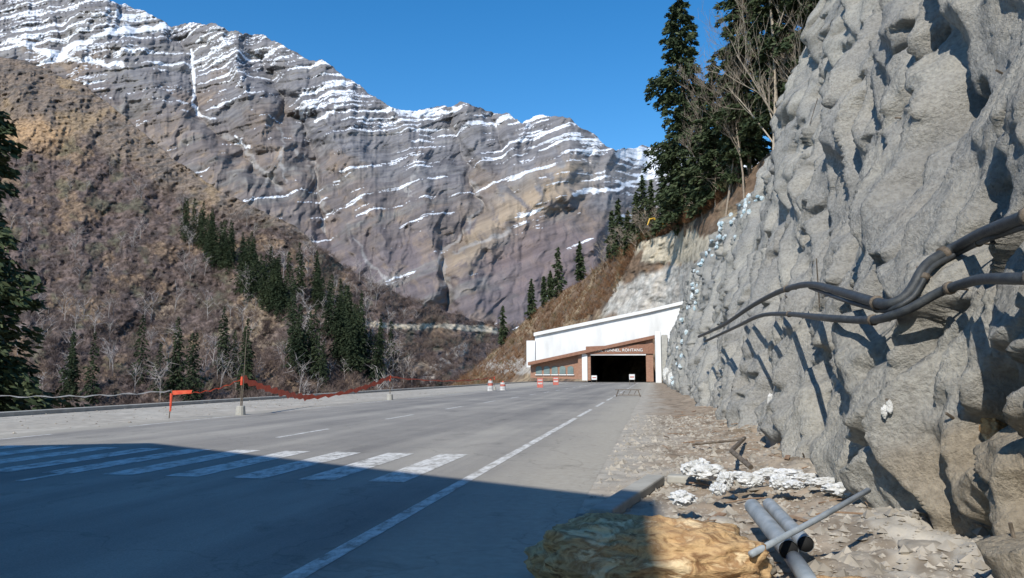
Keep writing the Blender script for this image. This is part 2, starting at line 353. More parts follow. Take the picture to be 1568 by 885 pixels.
def branch_tree(seed,n1,n2,h=1.0,spread=.45,w=.02,trunk=True,up=.6):
    r=np.random.default_rng(seed); tri=[]
    def seg(a,b,w):
        d=b-a; s=np.cross(d,r.normal(size=3)); s/=np.linalg.norm(s)+1e-9; tri.append([a-s*w,a+s*w,b])
    top=np.array([r.normal(0,.06),r.normal(0,.06),h])
    if trunk: seg(np.zeros(3),top,w*1.4); seg(np.array([.01,0,0]),top*.9,w*1.4)
    for i in range(n1):
        f=.2+.7*r.random() if trunk else .05*r.random(); a=top*f if trunk else r.normal(0,.12,3)*np.array([1,1,0])
        az=r.random()*6.28; d=np.array([math.cos(az)*spread,math.sin(az)*spread,up*(.5+.7*r.random())])*(h-f*.5*h if trunk else h*(.6+.5*r.random()))
        b_=a+d; seg(a,b_,w*.8)
        for j in range(n2):
            q=a+d*(.35+.6*r.random()); seg(q,q+r.normal(0,.16,3)+d*.25,w*.5)
    return np.array(tri)
def rand_px(n,x0,x1,y0f,y1f,seed):
    r=np.random.default_rng(seed); px=x0+(x1-x0)*r.random(n); y0=y0f(px); y1=y1f(px); return px,y0+(y1-y0)*r.random(n),r
px,py,r=rand_px(28000,-120,790,lambda x:np.maximum(veg_line(x),slope.yup(x)+3)-6,lambda x:x*0+655,3)
P=slope.at_px(px,py); keep=(fbm(np.stack([px/22,py/18,0*px+2],-1),3)>-.30)&(seg_dist(px,py-3,ROADCUT)>6); P=P[keep]; P[:,2]-=.2
tm=[branch_tree(s,9,2,1,.65,.035,False,.8) for s in range(5)]
merge_instances('shrub_thicket',tm,P,(1.5+2.2*r.random(len(P))),M_shrub,r)
px,py,r=rand_px(380,-60,640,lambda x:veg_line(x)+10,lambda x:x*0+630,4)
P=slope.at_px(px,py); k=fbm(np.stack([px/45,py/40,0*px+12],-1),2)>.0; P=P[k]
tb=[branch_tree(s+20,12,4,1,.42,.014,True,.6) for s in range(5)]
merge_instances('birch_grove',tb,P,(6+7*r.random(len(P))),M_birch,r)
regs=[(278,325,352,398,12),(318,395,385,445,26),(365,440,430,490,20),(400,450,460,510,9),(455,495,440,480,8),(440,500,545,600,15),(495,560,500,550,18),(515,582,545,598,18),(335,385,560,610,6),(195,300,580,620,7),(90,190,600,640,4),(590,610,560,590,1)]
C=[]
r=np.random.default_rng(11)
for x0,x1,y0,y1,n in regs:
    for _ in range(n):
        f=r.random(); C.append((x0+(x1-x0)*f,y0+(y1-y0)*(.7*f+.3*r.random())))
C=np.array(C); P=slope.at_px(C[:,0],C[:,1]); P[:,2]-=1
ct=[conifer_parts(1.0,.150+.02*(s%3),110,26,.028,s+40,.02,.85,.35)[0] for s in range(7)]
merge_instances('conifer_forest',ct,P,17+12*r.random(len(P)),M_leafB,r)
for i,(x,yb,yt) in enumerate([(948,388,300),(962,385,318),(985,362,262),(999,360,270),(1016,352,248),(1034,345,232),(938,392,318),(855,452,374),(843,456,412),(888,428,366),(814,486,424),(833,466,420),(770,526,466),(1042,338,262),(975,366,290)]):
    p=Vector(hill.at_px(x,yb+2)); D=p.y; H=(yb-yt)/FPX*D
    conifer('conifer_tree',p,H,H*.17,100+i,nb=100,ntw=34,leaf=.75,bare=.03,shape=.75,tr=.2)
px,py,r=rand_px(3200,690,1120,lambda x:hill.yup(x)+1,lambda x:hill.yup(x)+np.interp(x,[690,780,940,980,1120],[5,70,65,6,10]),6)
P=hill.at_px(px,py); merge_instances('russet_bushes',tm,P,(.8+1.6*r.random(len(P))),M_shrub2,r)
px,py,r=rand_px(40,900,1125,lambda x:hill.yup(x)+2,lambda x:hill.yup(x)+20,8)
P=hill.at_px(px,py); merge_instances('bare_saplings',tb,P,(4+5*r.random(len(P))),M_pale,r)
def hp(x,t=1.0): return Vector([float(q) for q in hill.pos(x,t)[0]])
def tall(x,ytop,R,seed,t=.98,**k):
    p=hp(x,t); xx,zz=bearing(x,ytop); H=CAMH+float(zz)*p.y-p.z
    p.z-=1; return conifer('spruce_tree',p,H+1,R,seed,**k)
tall(1050,-10,10,1,nb=240,ntw=210,leaf=.72,bare=.05,shape=.55,tr=.5,ragged=.5)
tall(1098,90,7.0,2,nb=140,ntw=140,leaf=.7,bare=.05,shape=.6)
tall(1078,160,6.0,12,nb=100,ntw=120,leaf=.7,bare=.05,shape=.6)
tall(1148,-90,7.5,3,nb=200,ntw=150,leaf=.72,bare=.1,shape=.5,ragged=.55)
tall(1218,-200,7.5,4,nb=160,ntw=160,leaf=.72,bare=.48,shape=.5,tr=.95)
tall(1194,-120,6.5,5,nb=190,ntw=140,leaf=.7,bare=.1,shape=.5,ragged=.5)
tall(1252,-120,7.5,6,nb=230,ntw=150,leaf=.72,bare=.05,shape=.5)
tall(1130,60,5.5,15,nb=130,ntw=120,leaf=.7,bare=.05,shape=.6)
def bare_tree(name,base,H,seed,mat,tr=.22,spread=.5):
    r=random.Random(seed); m=MB()
    def grow(p,d,L,rad,dep):
        n=4; path=[p]; q=p.copy(); dd=d.copy()
        for i in range(n):
            dd=(dd+Vector((r.gauss(0,.07),r.gauss(0,.07),.08))).normalized(); q=q+dd*L/n; path.append(q.copy())
        m.tube(path,[rad*(1-.55*i/n) for i in range(n+1)],mat,6 if dep<2 else 4,False)
        if dep>=4: return
        for k in range([12,5,4,3][dep]):
            f=(.3 if dep==0 else .2)+.75*r.random()*(.95 if dep==0 else 1); i=min(n-1,int(f*n)); bp=path[i].lerp(path[i+1],f*n-i) if f*n<n else path[n]
            nd=(dd*.8+Vector((r.gauss(0,1),r.gauss(0,1),r.gauss(.25,.5))).normalized()*spread*1.3).normalized()
            grow(bp,nd,L*(.16+.18*r.random()) if dep==0 else L*(.45+.3*r.random()),max(.020,rad*(.3 if dep==0 else .45)),dep+1)
    grow(Vector((0,0,-1)),Vector((0,0,1)),H,tr,0)
    o=m.obj(name,smooth=True); o.location=base; return o
def bt(x,ytop,seed,mat,tr,t=.95):
    p=hp(x,t); xx,zz=bearing(x,ytop); return bare_tree('bare_tree',p,(CAMH+float(zz)*p.y-p.z)*.97,seed,mat,tr)
M_pale2=nmat('pale_birch_bark',[(.30,.25,.19),(.45,.38,.30)],5,bump=.3)  # paler bark of the large bare birch trunk
bt(1184,-60,1,M_pale2,.50,.70); bt(1110,30,2,M_pale,.24,.85); bt(1140,90,3,M_pale,.2,.85); bt(1236,40,4,M_pale,.24,.8); bt(1076,150,5,M_pale,.18)
conifer('spruce_tree',Vector((-36.5,50,-8)),31,7.5,21,nb=300,ntw=200,leaf=.45,bare=.03,shape=.62,tr=.45,ragged=.45)
conifer('spruce_tree',Vector((-40,57,-10)),22,6,22,nb=200,ntw=130,leaf=.45,bare=.03,shape=.7,tr=.35)
# ------------------------------------------------------------------ shotcrete wall
nu,nz=1150,390
s=np.linspace(0,1,nu); U=-4+2.5*np.exp(s*math.log(134/2.5)); 
Hu=np.interp(U,[-5,28,33,38,46,66,93,130],[22,21,15.5,13,12.3,11.5,9,6.5])
lean=np.interp(U,[0,45,66,130],[.30,.29,.17,.14]); base=np.interp(U,[-5,12,70,130],[2.75,2.75,2.3,2.2])
sz=np.linspace(0,1,nz)**1.3
Uq=U[:,None]*np.ones((1,nz)); Hn=Hu[:,None]+.9*fbm(np.stack([U/4,U*0,U*0],-1),4,.6)[:,None]
Z=Hn*sz[None,:]-.25
V=base[:,None]+lean[:,None]*Z
Pn=np.stack([Uq,V,Z],-1)
wx=fbm(Pn/1.9,3); wz=fbm(Pn/1.9+31,3)
wp=Pn+np.stack([.45*wx,0*wx,.45*wz],-1)
fold=np.stack([wp[...,0]-.45*wp[...,2],wp[...,1],wp[...,2]],-1)
big=fbm(fold/np.array([3.0,5,5.2])+1.3,3,.45)
f1=ridged(fold/np.array([1.1,3,3.0])+3,2,.45)
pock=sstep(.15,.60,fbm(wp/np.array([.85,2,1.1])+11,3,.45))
kn=fbm(Pn/.34+5,4,.6); fine=fbm(Pn/.10,2,.6)
disp=.90*big+.34*f1-.50*pock+.040*kn+.014*fine
disp=disp*np.interp(Uq,[0,4,6,200],[.6,.9,1,1])*sstep(-.3,1.2,Z+.4)
disp+= .50*np.exp(-Z/.6)*(0.5+.8*fbm(Pn/1.2+8,3))*np.interp(Uq,[0,9,14,30,130],[.3,.4,1,.5,.4])
V2=V-disp; U2=Uq+.12*wx; Z2=Z+.14*wz
W=np.stack([U2*sA+V2*cA,U2*cA-V2*sA,Z2],-1)
cn=fbm(Pn/2.8+4,4)
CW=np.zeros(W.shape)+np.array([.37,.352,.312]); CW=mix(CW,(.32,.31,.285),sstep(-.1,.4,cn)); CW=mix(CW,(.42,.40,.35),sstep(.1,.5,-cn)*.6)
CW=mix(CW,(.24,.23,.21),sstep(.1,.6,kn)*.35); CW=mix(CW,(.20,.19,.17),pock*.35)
dirt=sstep(.2,.6,.9*np.exp(-((Uq-6.2)/2.2)**2-((Z-.5)/.9)**2)+.35*cn); CW=mix(CW,(.36,.285,.19),dirt*.6)
rows=[W]; cols=[CW]; last=W[:,-1]
for k,(dv,dz) in enumerate([(1.0,.5),(3,1.6),(8,4.5),(20,13)]):
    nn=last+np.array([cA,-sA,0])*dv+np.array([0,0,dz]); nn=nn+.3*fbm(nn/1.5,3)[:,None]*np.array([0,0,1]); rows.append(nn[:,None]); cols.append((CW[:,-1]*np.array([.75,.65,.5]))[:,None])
Wall=np.concatenate(rows,1); CWall=np.concatenate(cols,1)
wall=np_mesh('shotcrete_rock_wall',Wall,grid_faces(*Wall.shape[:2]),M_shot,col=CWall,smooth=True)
bpy.context.view_layer.update()
def hit(px,py,off=.0):
    x,z=bearing(px,py); d=Vector((float(x),1,float(z))).normalized(); o=Vector((0,0,CAMH))
    ok,loc,nor,_=wall.ray_cast(o,d)
    if not ok: return None,None
    return loc-d*off,nor
# ------------------------------------------------------------------ ground
us=np.concatenate([np.linspace(-60,3,30),np.linspace(3.1,22,330),np.linspace(22.15,60,220),np.linspace(60.6,165,130)]); vs=np.concatenate([np.linspace(-24.6,-1.2,60),np.linspace(-1.15,3.8,150),np.linspace(4,9,10)])
UU,VV_=np.meshgrid(us,vs,indexing='ij'); p3=np.stack([UU,VV_,UU*0],-1)
def gheight(u,v):
    p=np.stack([u,v,u*0],-1); far_=sstep(30,14,u)*.9+.1
    return sstep(-1.0,.6,v)*(.06*fbm(p/.9,4,.6)*far_+.02)+sstep(.9,3.0,v)*(.20+.20*fbm(p/1.1+4,4,.55)*(sstep(60,20,u)*.7+.3))
zz=gheight(UU,VV_)+sstep(-1,.3,VV_)*.015*fbm(p3/.12,2)*sstep(20,13,UU)
Gd=np.stack([VV_,UU,zz],-1)
gn=fbm(p3/3,4); gc=np.zeros(Gd.shape)+np.array([.38,.345,.29])
gc=mix(gc,(.43,.395,.335),sstep(0,.4,gn)); gc=mix(gc,(.27,.20,.135),sstep(-.8,1.0,VV_+gn)*.8); gc=mix(gc,(.43,.405,.35),sstep(1.2,2.6,VV_+.8*gn)*sstep(16,11,UU)*.75)
gc=mix(gc,(.16,.12,.08),sstep(.1,.5,fbm(p3*np.array([.5,1,1])/.6+3,4,.6))*sstep(-.8,.6,VV_)*.7)
gc=mix(gc,(.045,.04,.037),sstep(.35,.6,np.exp(-((UU-7.6)/1.5)**2-((VV_+.75)/.45)**2)+.2*fbm(p3/.4,3)))
M_gr=nmat('dusty_ground',[g(.75),g(1),g(1.2)],2.5,bump=.6,bscale=18,attr=True,bdist=.02)
gr=np_mesh('ground',Gd,grid_faces(*Gd.shape[:2]),M_gr,col=gc,smooth=True); gr.rotation_euler=(0,0,-A)
us2=np.linspace(-60,200,90); ev=-24.6
rowsE=[]
for k,(dv,dz) in enumerate([(0,0),(-.3,-.9),(-6,-7),(-30,-26),(-80,-71)]):
    rowsE.append(np.stack([ev+dv+0*us2+(k>1)*fbm(np.stack([us2/6,us2*0+k,us2*0],-1),3),us2,dz+0*us2],-1))
E=np.stack(rowsE,1); eo=np_mesh('embankment',E,grid_faces(*E.shape[:2]),M_gr,col=np.zeros(E.shape)+np.array([.25,.21,.16])); eo.rotation_euler=(0,0,-A)
m=MB(); m.box((-24.3,50,.06),(.45,220,.22),M_con); m.obj('edge_kerb',road=True,bevel=.03)
# road
M_as=bpy.data.materials.new('asphalt'); M_as.use_nodes=True
def asphalt(m,paint=False):
    nt=m.node_tree;N=nt.nodes;L=nt.links;b=N['Principled BSDF']; b.inputs['Roughness'].default_value=.9; b.inputs['Specular IOR Level'].default_value=.15
    tc=N.new('ShaderNodeTexCoord')
    def noise(sc,st=(1,1,1),det=6,ro=.6):
        mp=N.new('ShaderNodeMapping'); mp.inputs['Scale'].default_value=st; L.new(tc.outputs['Object'],mp.inputs[0])
        n=N.new('ShaderNodeTexNoise'); n.inputs['Scale'].default_value=sc; n.inputs['Detail'].default_value=det; n.inputs['Roughness'].default_value=ro; L.new(mp.outputs[0],n.inputs['Vector']); return n.outputs['Fac']
    def ramp(src,p0,c0,p1,c1):
        r_=N.new('ShaderNodeValToRGB'); e=r_.color_ramp.elements; e[0].position=p0; e[0].color=(*c0,1); e[1].position=p1; e[1].color=(*c1,1); L.new(src,r_.inputs[0]); return r_.outputs[0]
    def mixc(f,a,b_,bl='MIX'):
        x=N.new('ShaderNodeMix'); x.data_type='RGBA'; x.blend_type=bl
        if isinstance(f,float): x.inputs['Factor'].default_value=f
        else: L.new(f,x.inputs['Factor'])
        L.new(a,x.inputs['A']); L.new(b_,x.inputs['B']); return x.outputs['Result']
    fine=ramp(noise(60,det=3),.3,(.235,.222,.205),.7,(.325,.308,.285))
    tyre=ramp(noise(.55,(1,.03,1),5),.35,(.74,.74,.75),.65,(1.17,1.16,1.12))
    blot=ramp(noise(.35,(1,.5,1)),.35,(.80,.80,.81),.65,(1.14,1.13,1.10))
    c=mixc(1.0,mixc(1.0,fine,tyre,'MULTIPLY'),blot,'MULTIPLY')
    sx=N.new('ShaderNodeSeparateXYZ'); L.new(tc.outputs['Object'],sx.inputs[0])
    def rng_(a,b_,src):
        r_=N.new('ShaderNodeMapRange'); r_.inputs['From Min'].default_value=a; r_.inputs['From Max'].default_value=b_; L.new(src,r_.inputs['Value']); return r_.outputs[0]
    nz=noise(1.1,(1,.25,1),7)
    ad=N.new('ShaderNodeMath'); ad.operation='MULTIPLY_ADD'; L.new(nz,ad.inputs[0]); ad.inputs[1].default_value=3.0; L.new(sx.outputs['X'],ad.inputs[2])
    f1=rng_(-1.9,.2,ad.outputs[0]); 
    ad2=N.new('ShaderNodeMath'); ad2.operation='MULTIPLY_ADD'; L.new(nz,ad2.inputs[0]); ad2.inputs[1].default_value=-2.5; L.new(sx.outputs['X'],ad2.inputs[2])
    f2=rng_(-16.6,-18.0,ad2.outputs[0])
    dust=ramp(noise(8),.3,(.33,.30,.25),.7,(.40,.37,.315))
    c=mixc(f1,c,dust); c=mixc(f2,c,dust)
    stain=ramp(noise(.9,(1,.6,1),8,.7),.30,(.60,.60,.60),.42,(1,1,1)); c=mixc(.8,c,stain,'MULTIPLY')
    vo=N.new('ShaderNodeTexVoronoi'); vo.feature='DISTANCE_TO_EDGE'; vo.inputs['Scale'].default_value=.22
    wv=N.new('ShaderNodeMapping'); L.new(tc.outputs['Object'],wv.inputs[0]); 
    nn=N.new('ShaderNodeTexNoise'); nn.inputs['Scale'].default_value=1.3; nn.inputs['Detail'].default_value=5; L.new(wv.outputs[0],nn.inputs['Vector'])
    va=N.new('ShaderNodeVectorMath'); va.operation='MULTIPLY_ADD'; L.new(nn.outputs['Color'],va.inputs[0]); va.inputs[1].default_value=(1.6,1.6,0); L.new(wv.outputs[0],va.inputs[2]); L.new(va.outputs[0],vo.inputs['Vector'])
    ck=ramp(vo.outputs['Distance'],.0,(.6,.6,.6),.005,(1,1,1)); c=mixc(.5,c,ck,'MULTIPLY')
    if paint:
        wear=ramp(noise(5,(1,.5,1),8,.75),.38,(0,0,0),.56,(1,1,1)); pc=ramp(noise(12),.3,(.58,.57,.54),.7,(.70,.69,.66)); c=mixc(wear,c,pc)
    L.new(c,b.inputs['Base Color'])
    bp=N.new('ShaderNodeBump'); bp.inputs['Strength'].default_value=.35; bp.inputs['Distance'].default_value=.006; L.new(noise(90,det=2),bp.inputs['Height']); L.new(bp.outputs[0],b.inputs['Normal'])
asphalt(M_as); M_line=bpy.data.materials.new('worn_road_paint'); M_line.use_nodes=True; asphalt(M_line,True)
def sheet(m,v0,u0,v1,u1,z,mat): m.add([(v0,u0,z),(v1,u0,z),(v1,u1,z),(v0,u1,z)],[(0,1,2,3)],mat)
m=MB(); sheet(m,-17.0,-55,-.9,168,.004,M_as); m.obj('road',road=True)
m=MB()
sheet(m,-2.91,-20,-2.73,28,.008,M_line)
for k in range(0,13): sheet(m,-2.90,29+k*9,-2.74,35+k*9,.008,M_line)
for k in range(-3,17): sheet(m,-9.47,17.0+1.1+k*8,-9.33,21.2+k*8,.008,M_line)
for k in range(0,17): sheet(m,-15.9,12+k*9,-15.78,18+k*9,.008,M_line)
for k in range(0,11):
    v=-3.95-k*1.12; sheet(m,v-.28,11.0,v+.28,15.0,.009,M_line)
m.obj('road_markings',road=True)
# ------------------------------------------------------------------ added unseen slab behind the camera, outline shaped to cast the big shadow
EL=math.radians(40); AZ=math.radians(25)
ofs=Vector((math.sin(AZ),math.cos(AZ),0))/math.tan(EL)
Hg=14.0
foot=[]
for (x,y) in [(-40,11.5),(-11.6,17.3),(-8.4,18.0),(1.85,9.8),(1.28,6.2),(-1.2,-6.0),(-40,-12)]:
    foot.append(Vector((x,y,0))-ofs*Hg)
e=empty('shadow_caster')
m=MB(); m.prism([p+Vector((0,0,Hg-1.4)) for p in foot],(0,0,1.4),M_con); m.obj('caster_slab',parent=e)
m=MB()
for i in (1,3,5):
    p=foot[i]; c=(sum(foot,Vector())/7-p).normalized(); q=p+c*1.2; m.box((q.x,q.y,(Hg-1.4)/2),(.9,.9,Hg-1.4),M_con)
pb=[foot[5],foot[6],foot[6]+Vector((0,1,0)),foot[5]+Vector((-1,1,0))]
m.prism(pb,(0,0,Hg-1.41),M_con); m.obj('caster_wall_and_columns',parent=e)
# ------------------------------------------------------------------ tunnel portal (local frame v,u,z)
e=empty('tunnel_portal_building'); e.rotation_euler=(0,0,-A)
U0=150
def V_of(px,U_=U0):
    a=(px-784)/FPX/cp
    return (a*U_*cA-U_*sA)/(cA+a*sA)
def Z_of(px,py,U_=U0):
    v=V_of(px,U_); Y=U_*cA-v*sA; x,z=bearing(px,py); return CAMH+float(z)*Y
def facade(m,pts,u,th,mat):
    m.prism([(V_of(x,u),u,Z_of(x,y,u)) for x,y in pts],(0,th,0),mat)
m=MB()
facade(m,[(819,556),(819,511),(990,476),(1062,459),(1062,520),(1003,516)],U0+3.0,1.2,M_white)
facade(m,[(806,562),(806,521),(819,521),(819,562)],U0+2.6,1.2,M_white)
facade(m,[(817,514),(817,509),(992,473),(1064,456),(1064,461),(991,478)],U0+2.4,1.4,M_white)
m.obj('retaining_wall',parent=e)
vL,vR=V_of(903),V_of(987); zt=Z_of(945,541)
m=MB()
facade(m,[(808,559),(808,554),(1008,511),(1008,516)],U0-1.2,2.2,M_trim)
facade(m,[(903,541),(903,535.5),(987,518),(987,541)],U0,.8,M_brick)
facade(m,[(812,578),(812,559),(884,543),(884,580)],U0+.5,.8,M_brick)
facade(m,[(884,580),(884,541),(890,541),(890,580)],U0-.3,1.2,M_brick)
facade(m,[(898,582),(898,538),(903,538),(903,582)],U0-.3,1.0,M_brick)
facade(m,[(987,584),(987,518),(998,516),(998,584)],U0-.4,1.4,M_brick)
m.obj('cladding',parent=e)
m=MB(); facade(m,[(890,582),(890,541),(898,540),(898,582)],U0-.5,1.2,M_white)
facade(m,[(896,542),(896,530),(1000,526),(1000,541)],U0-.7,.3,M_trim); 
facade(m,[(903,543.5),(903,541.3),(987,541.3),(987,543.5)],U0-.6,.3,M_white)
m.obj('columns_and_fascia',parent=e)
m=MB()
for x in (820,832,844,856,868):
    pts=[(x,572),(x,563)]+[(x+4.5-4.5*math.cos(a),563-3*math.sin(a)) for a in np.linspace(.4,2.7,5)]+[(x+9,563),(x+9,572)]
    facade(m,pts,U0+.38,.08,M_glass)
    facade(m,[(x-1,574),(x-1,572.6),(x+10,572.6),(x+10,574)],U0+.2,.25,M_white)
m.obj('arched_windows',parent=e)
m=MB(); d=60
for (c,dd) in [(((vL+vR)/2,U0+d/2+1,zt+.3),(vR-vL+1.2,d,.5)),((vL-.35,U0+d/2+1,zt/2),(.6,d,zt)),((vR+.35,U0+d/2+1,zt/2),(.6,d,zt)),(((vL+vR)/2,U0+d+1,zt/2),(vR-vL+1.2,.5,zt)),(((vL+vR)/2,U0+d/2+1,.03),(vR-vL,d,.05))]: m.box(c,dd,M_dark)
m.obj('tunnel_tube',parent=e)  # lining and floor coloured near-black in place of interior shade
cu=bpy.data.curves.new('portal_lettering','FONT'); cu.body='ATAL TUNNEL, ROHTANG'; cu.size=.8; cu.extrude=.03; cu.align_x='CENTER'; cu.align_y='CENTER'
cu.materials.append(M_letter); t=bpy.data.objects.new('lettering',cu); link(t); t.parent=e; t.location=((vL+vR)/2,U0-.78,Z_of(945,536)); t.rotation_euler=(math.radians(90),0,0)
m=MB()
v0,v1=V_of(998,140),V_of(1034,140)
for k in range(5):
    zt_=9.3-k*.25
    m.box((v0+.9+k*1.1,141-k*2.0,zt_/2-.1),(1.05,9,zt_-.2-.9*k),M_con if k%2 else M_white)
m.obj('abutment',parent=e,bevel=.15)
# ------------------------------------------------------------------ excavator
p=Vector(hill.at_px(1016,354.0)); p.z+=.25
e=empty('excavator'); e.location=p; e.scale=(.9,.9,.9); e.rotation_euler=(0,0,.25)
m=MB()
for sy in(-.9,.9):
    m.prism([(-1.7,sy-.25,.0),(1.7,sy-.25,.0),(2.0,sy-.25,.4),(1.7,sy-.25,.8),(-1.7,sy-.25,.8),(-2,sy-.25,.4)],(0,.5,0),M_black)
m.obj('tracks',parent=e,bevel=.05)
m=MB(); m.box((.1,0,1.35),(3.0,2.2,.9),M_yellow); m.box((-.9,-.6,2.1),(1.2,.95,1.2),M_yellow); m.box((-.9,-.6,2.15),(1.24,.8,.7),M_glass); m.box((1.2,0,1.95),(.9,2.0,.5),M_yellow); m.obj('body',parent=e,bevel=.06)
m=MB(); m.tube([(-1.2,.3,1.5),(-2.6,.3,3.3),(-4.0,.3,3.0)],[.28,.3,.2],M_yellow,6); m.tube([(-3.8,.3,3.2),(-4.6,.3,1.2)],[.22,.15],M_yellow,6)
m.prism([(-4.3,-.2,1.3),(-5.0,-.2,1.2),(-5.1,-.2,.5),(-4.4,-.2,.3)],(0,1.0,0),M_steel); m.obj('boom_and_bucket',parent=e)
# ------------------------------------------------------------------ barrier posts and tape
def bucket_post(px,py,zt,extra=None):
    g_=on_ground(px,py); m=MB()
    m.tube([g_+Vector((0,0,.0)),g_+Vector((0,0,.32)),g_+Vector((0,0,.36))],[.20,.17,.15],M_con,14)
    m.tube([g_+Vector((0,0,.25)),g_+Vector((.01,0,zt))],.025,M_steel,8)
    m.tube([g_+Vector((0,0,zt-.45)),g_+Vector((0.01,0,zt-.12))],.05,M_orange,8)
    if extra: m.tube([g_+Vector((.05,0,.2)),g_+Vector((.12,.02,extra))],[.02,.012],M_steel,6)
    m.obj('barrier_post',smooth=False,bevel=0); return g_+Vector((0,0,zt-.2))
A1=bucket_post(368,635,1.62,3.35); A2=bucket_post(597,612,1.62); A3=bucket_post(757,597,1.5)
g0=on_ground(259,640); m=MB(); m.tube([g0,g0+Vector((.05,0,1.05))],.02,M_steel,6)
m.tube([g0+Vector((.03,0,.25)),g0+Vector((.04,0,.9))],[.03,.05],M_orange,6)
m.prism([g0+Vector((.05,0,1.0)),g0+Vector((.75,.1,1.02)),g0+Vector((.72,.1,.90)),g0+Vector((.05,0,.84)),g0+Vector((-.02,0,.45))],(0,.01,0),M_orange); m.obj('marker_stake')
def tape(name,a,b_,sag,w,mat,n=26,tw=2.0):
    m=MB(); vs=[]
    for i in range(n+1):
        f=i/n; p=a.lerp(b_,f)-Vector((0,0,sag*4*f*(1-f)))+Vector((0,0,.03*math.sin(i*1.7)))
        th=.5*math.sin(f*tw*3.1)+.3; d=Vector((math.sin(th)*.5,math.sin(th)*.8,math.cos(th)))*w/2*(.75+.35*math.sin(i*2.3)); vs+=[p-d,p+d]
    m.add(vs,[(2*i,2*i+1,2*i+3,2*i+2) for i in range(n)],mat); o=m.obj(name); return o
lowp=on_ground(470,622)+Vector((0,0,.45))
tape('barrier_tape',A1,lowp,.12,.34,M_orange); tape('barrier_tape',lowp,A2,.25,.30,M_orange)
tape('barrier_tape',A2,A3,.30,.12,M_orange); tape('barrier_tape',g0+Vector((.05,0,.95)),A1,.22,.05,M_orange)
tape('barrier_tape',on_ground(-60,655)+Vector((0,0,.98)),g0+Vector((0,0,1.0)),.12,.05,M_wtape)
def drum(px,py,h,r_,cols):
    g_=on_ground(px,py); m=MB(); n=len(cols)
    for k,c in enumerate(cols):
        m.tube([g_+Vector((0,0,h*k/n)),g_+Vector((0,0,h*(k+1)/n-.02))],[r_*(1-.06*k),r_*(1-.06*k-.04)],c,14)
    m.tube([g_+Vector((0,0,h)),g_+Vector((0,0,h+.12))],[.1,.05],M_orange,8); m.obj('traffic_drum')
drum(751,598,1.0,.30,[M_dwhite,M_dwhite,M_red,M_dwhite]); drum(770,597,.8,.32,[M_dwhite,M_dwhite,M_red,M_dwhite])
def barrier(px,py,w,h,D=None):
    g_=on_ground(px,py); m=MB()
    m.prism([g_+Vector((-w/2,-.25,0)),g_+Vector((-w/2,.25,0)),g_+Vector((-w/2,.08,h)),g_+Vector((-w/2,-.08,h))],(w,0,0),M_red)
    m.box(g_+Vector((0,-.19,h*.45)),(w*.8,.04,h*.18),M_dwhite); m.box(g_+Vector((0,-.13,h*.8)),(w*.8,.04,h*.12),M_dwhite); m.obj('plastic_barrier',bevel=.03)
barrier(827,593,.7,1.1); barrier(851,589,.8,1.2)
def stand_sign(px,py,w,h):
    g_=on_ground(px,py); m=MB()
    for s_ in(-1,1): m.tube([g_+Vector((s_*w*.5,0,0)),g_+Vector((s_*w*.4,.15,h))],.03,M_steel,6)
    m.box(g_+Vector((0,.08,h*.78)),(w,.04,h*.55),M_white); m.box(g_+Vector((0,.05,h*.78)),(w*.7,.02,h*.12),M_red); m.obj('standing_sign')
stand_sign(968,588.5,.85,1.5); stand_sign(910,587,.9,1.3)
g_=on_ground(962,607); m=MB(); R3=Matrix.Rotation(-.2,3,'Z')
for s_ in(-.85,.85):
    for q in(-.3,.3): m.tube([g_+R3@Vector((s_,q,0)),g_+R3@Vector((s_*.8,q*.4,.5))],.025,M_steel,6)
for z_ in(.12,.5):
    for q in(-.25,.12): m.tube([g_+R3@Vector((-.9,q,z_)),g_+R3@Vector((.9,q,z_))],.025,M_steel,6)
for s_ in(-.4,0,.4): m.tube([g_+R3@Vector((s_,-.25,.12)),g_+R3@Vector((s_+.2,.12,.5))],.02,M_steel,6)
m.obj('steel_trestle')
# ------------------------------------------------------------------ cables on the wall
def cable(name,pts,rad,mat,off):
    xs=[p[0] for p in pts]; ys=[p[1] for p in pts]; n=60
    cum=np.concatenate([[0],np.cumsum(np.hypot(np.diff(xs),np.diff(ys)))]); tt=np.linspace(0,cum[-1],n)
    X=np.interp(tt,cum,xs); Y=np.interp(tt,cum,ys)
    for k in range(3): X[1:-1]=(X[:-2]+X[1:-1]*2+X[2:])/4; Y[1:-1]=(Y[:-2]+Y[1:-1]*2+Y[2:])/4
    D=[]
    for x,y in zip(X,Y):
        h_,_n=hit(x,y); D.append(h_.y if h_ else (D[-1] if D else 6))
    D=np.array(D)
    Dm=np.array([D[max(0,i-4):i+5].min() for i in range(n)])
    for k in range(8): Dm[1:-1]=(Dm[:-2]+Dm[1:-1]*2+Dm[2:])/4
    P=[at(x,y,d-off) for x,y,d in zip(X,Y,Dm)]
    m=MB(); m.tube(P,rad,mat,10); 
    for i in range(6,n-3,13):
        d=(P[i+1]-P[i-1]).normalized(); m.tube([P[i]-d*.03,P[i]+d*.03],rad*1.35,M_steel,10)
        m.tube([P[i],P[i]+Vector((.25,.12,.0))],.012,M_steel,6)
    return m.obj(name,smooth=True)
cable('black_conduit',[(1640,312),(1568,332),(1500,358),(1415,405),(1395,450),(1365,470),(1300,450),(1240,432),(1195,444),(1150,468),(1110,497),(1070,515)],.06,M_black,.05)
cable('black_conduit',[(1640,335),(1568,346),(1505,368),(1425,408),(1400,455),(1360,478),(1300,462),(1240,440)],.03,M_black,.05)
cable('black_conduit',[(1640,428),(1568,426),(1500,426),(1440,445),(1390,475),(1340,491),(1270,487),(1210,480),(1165,480),(1140,494),(1080,522)],.048,M_black,.05)
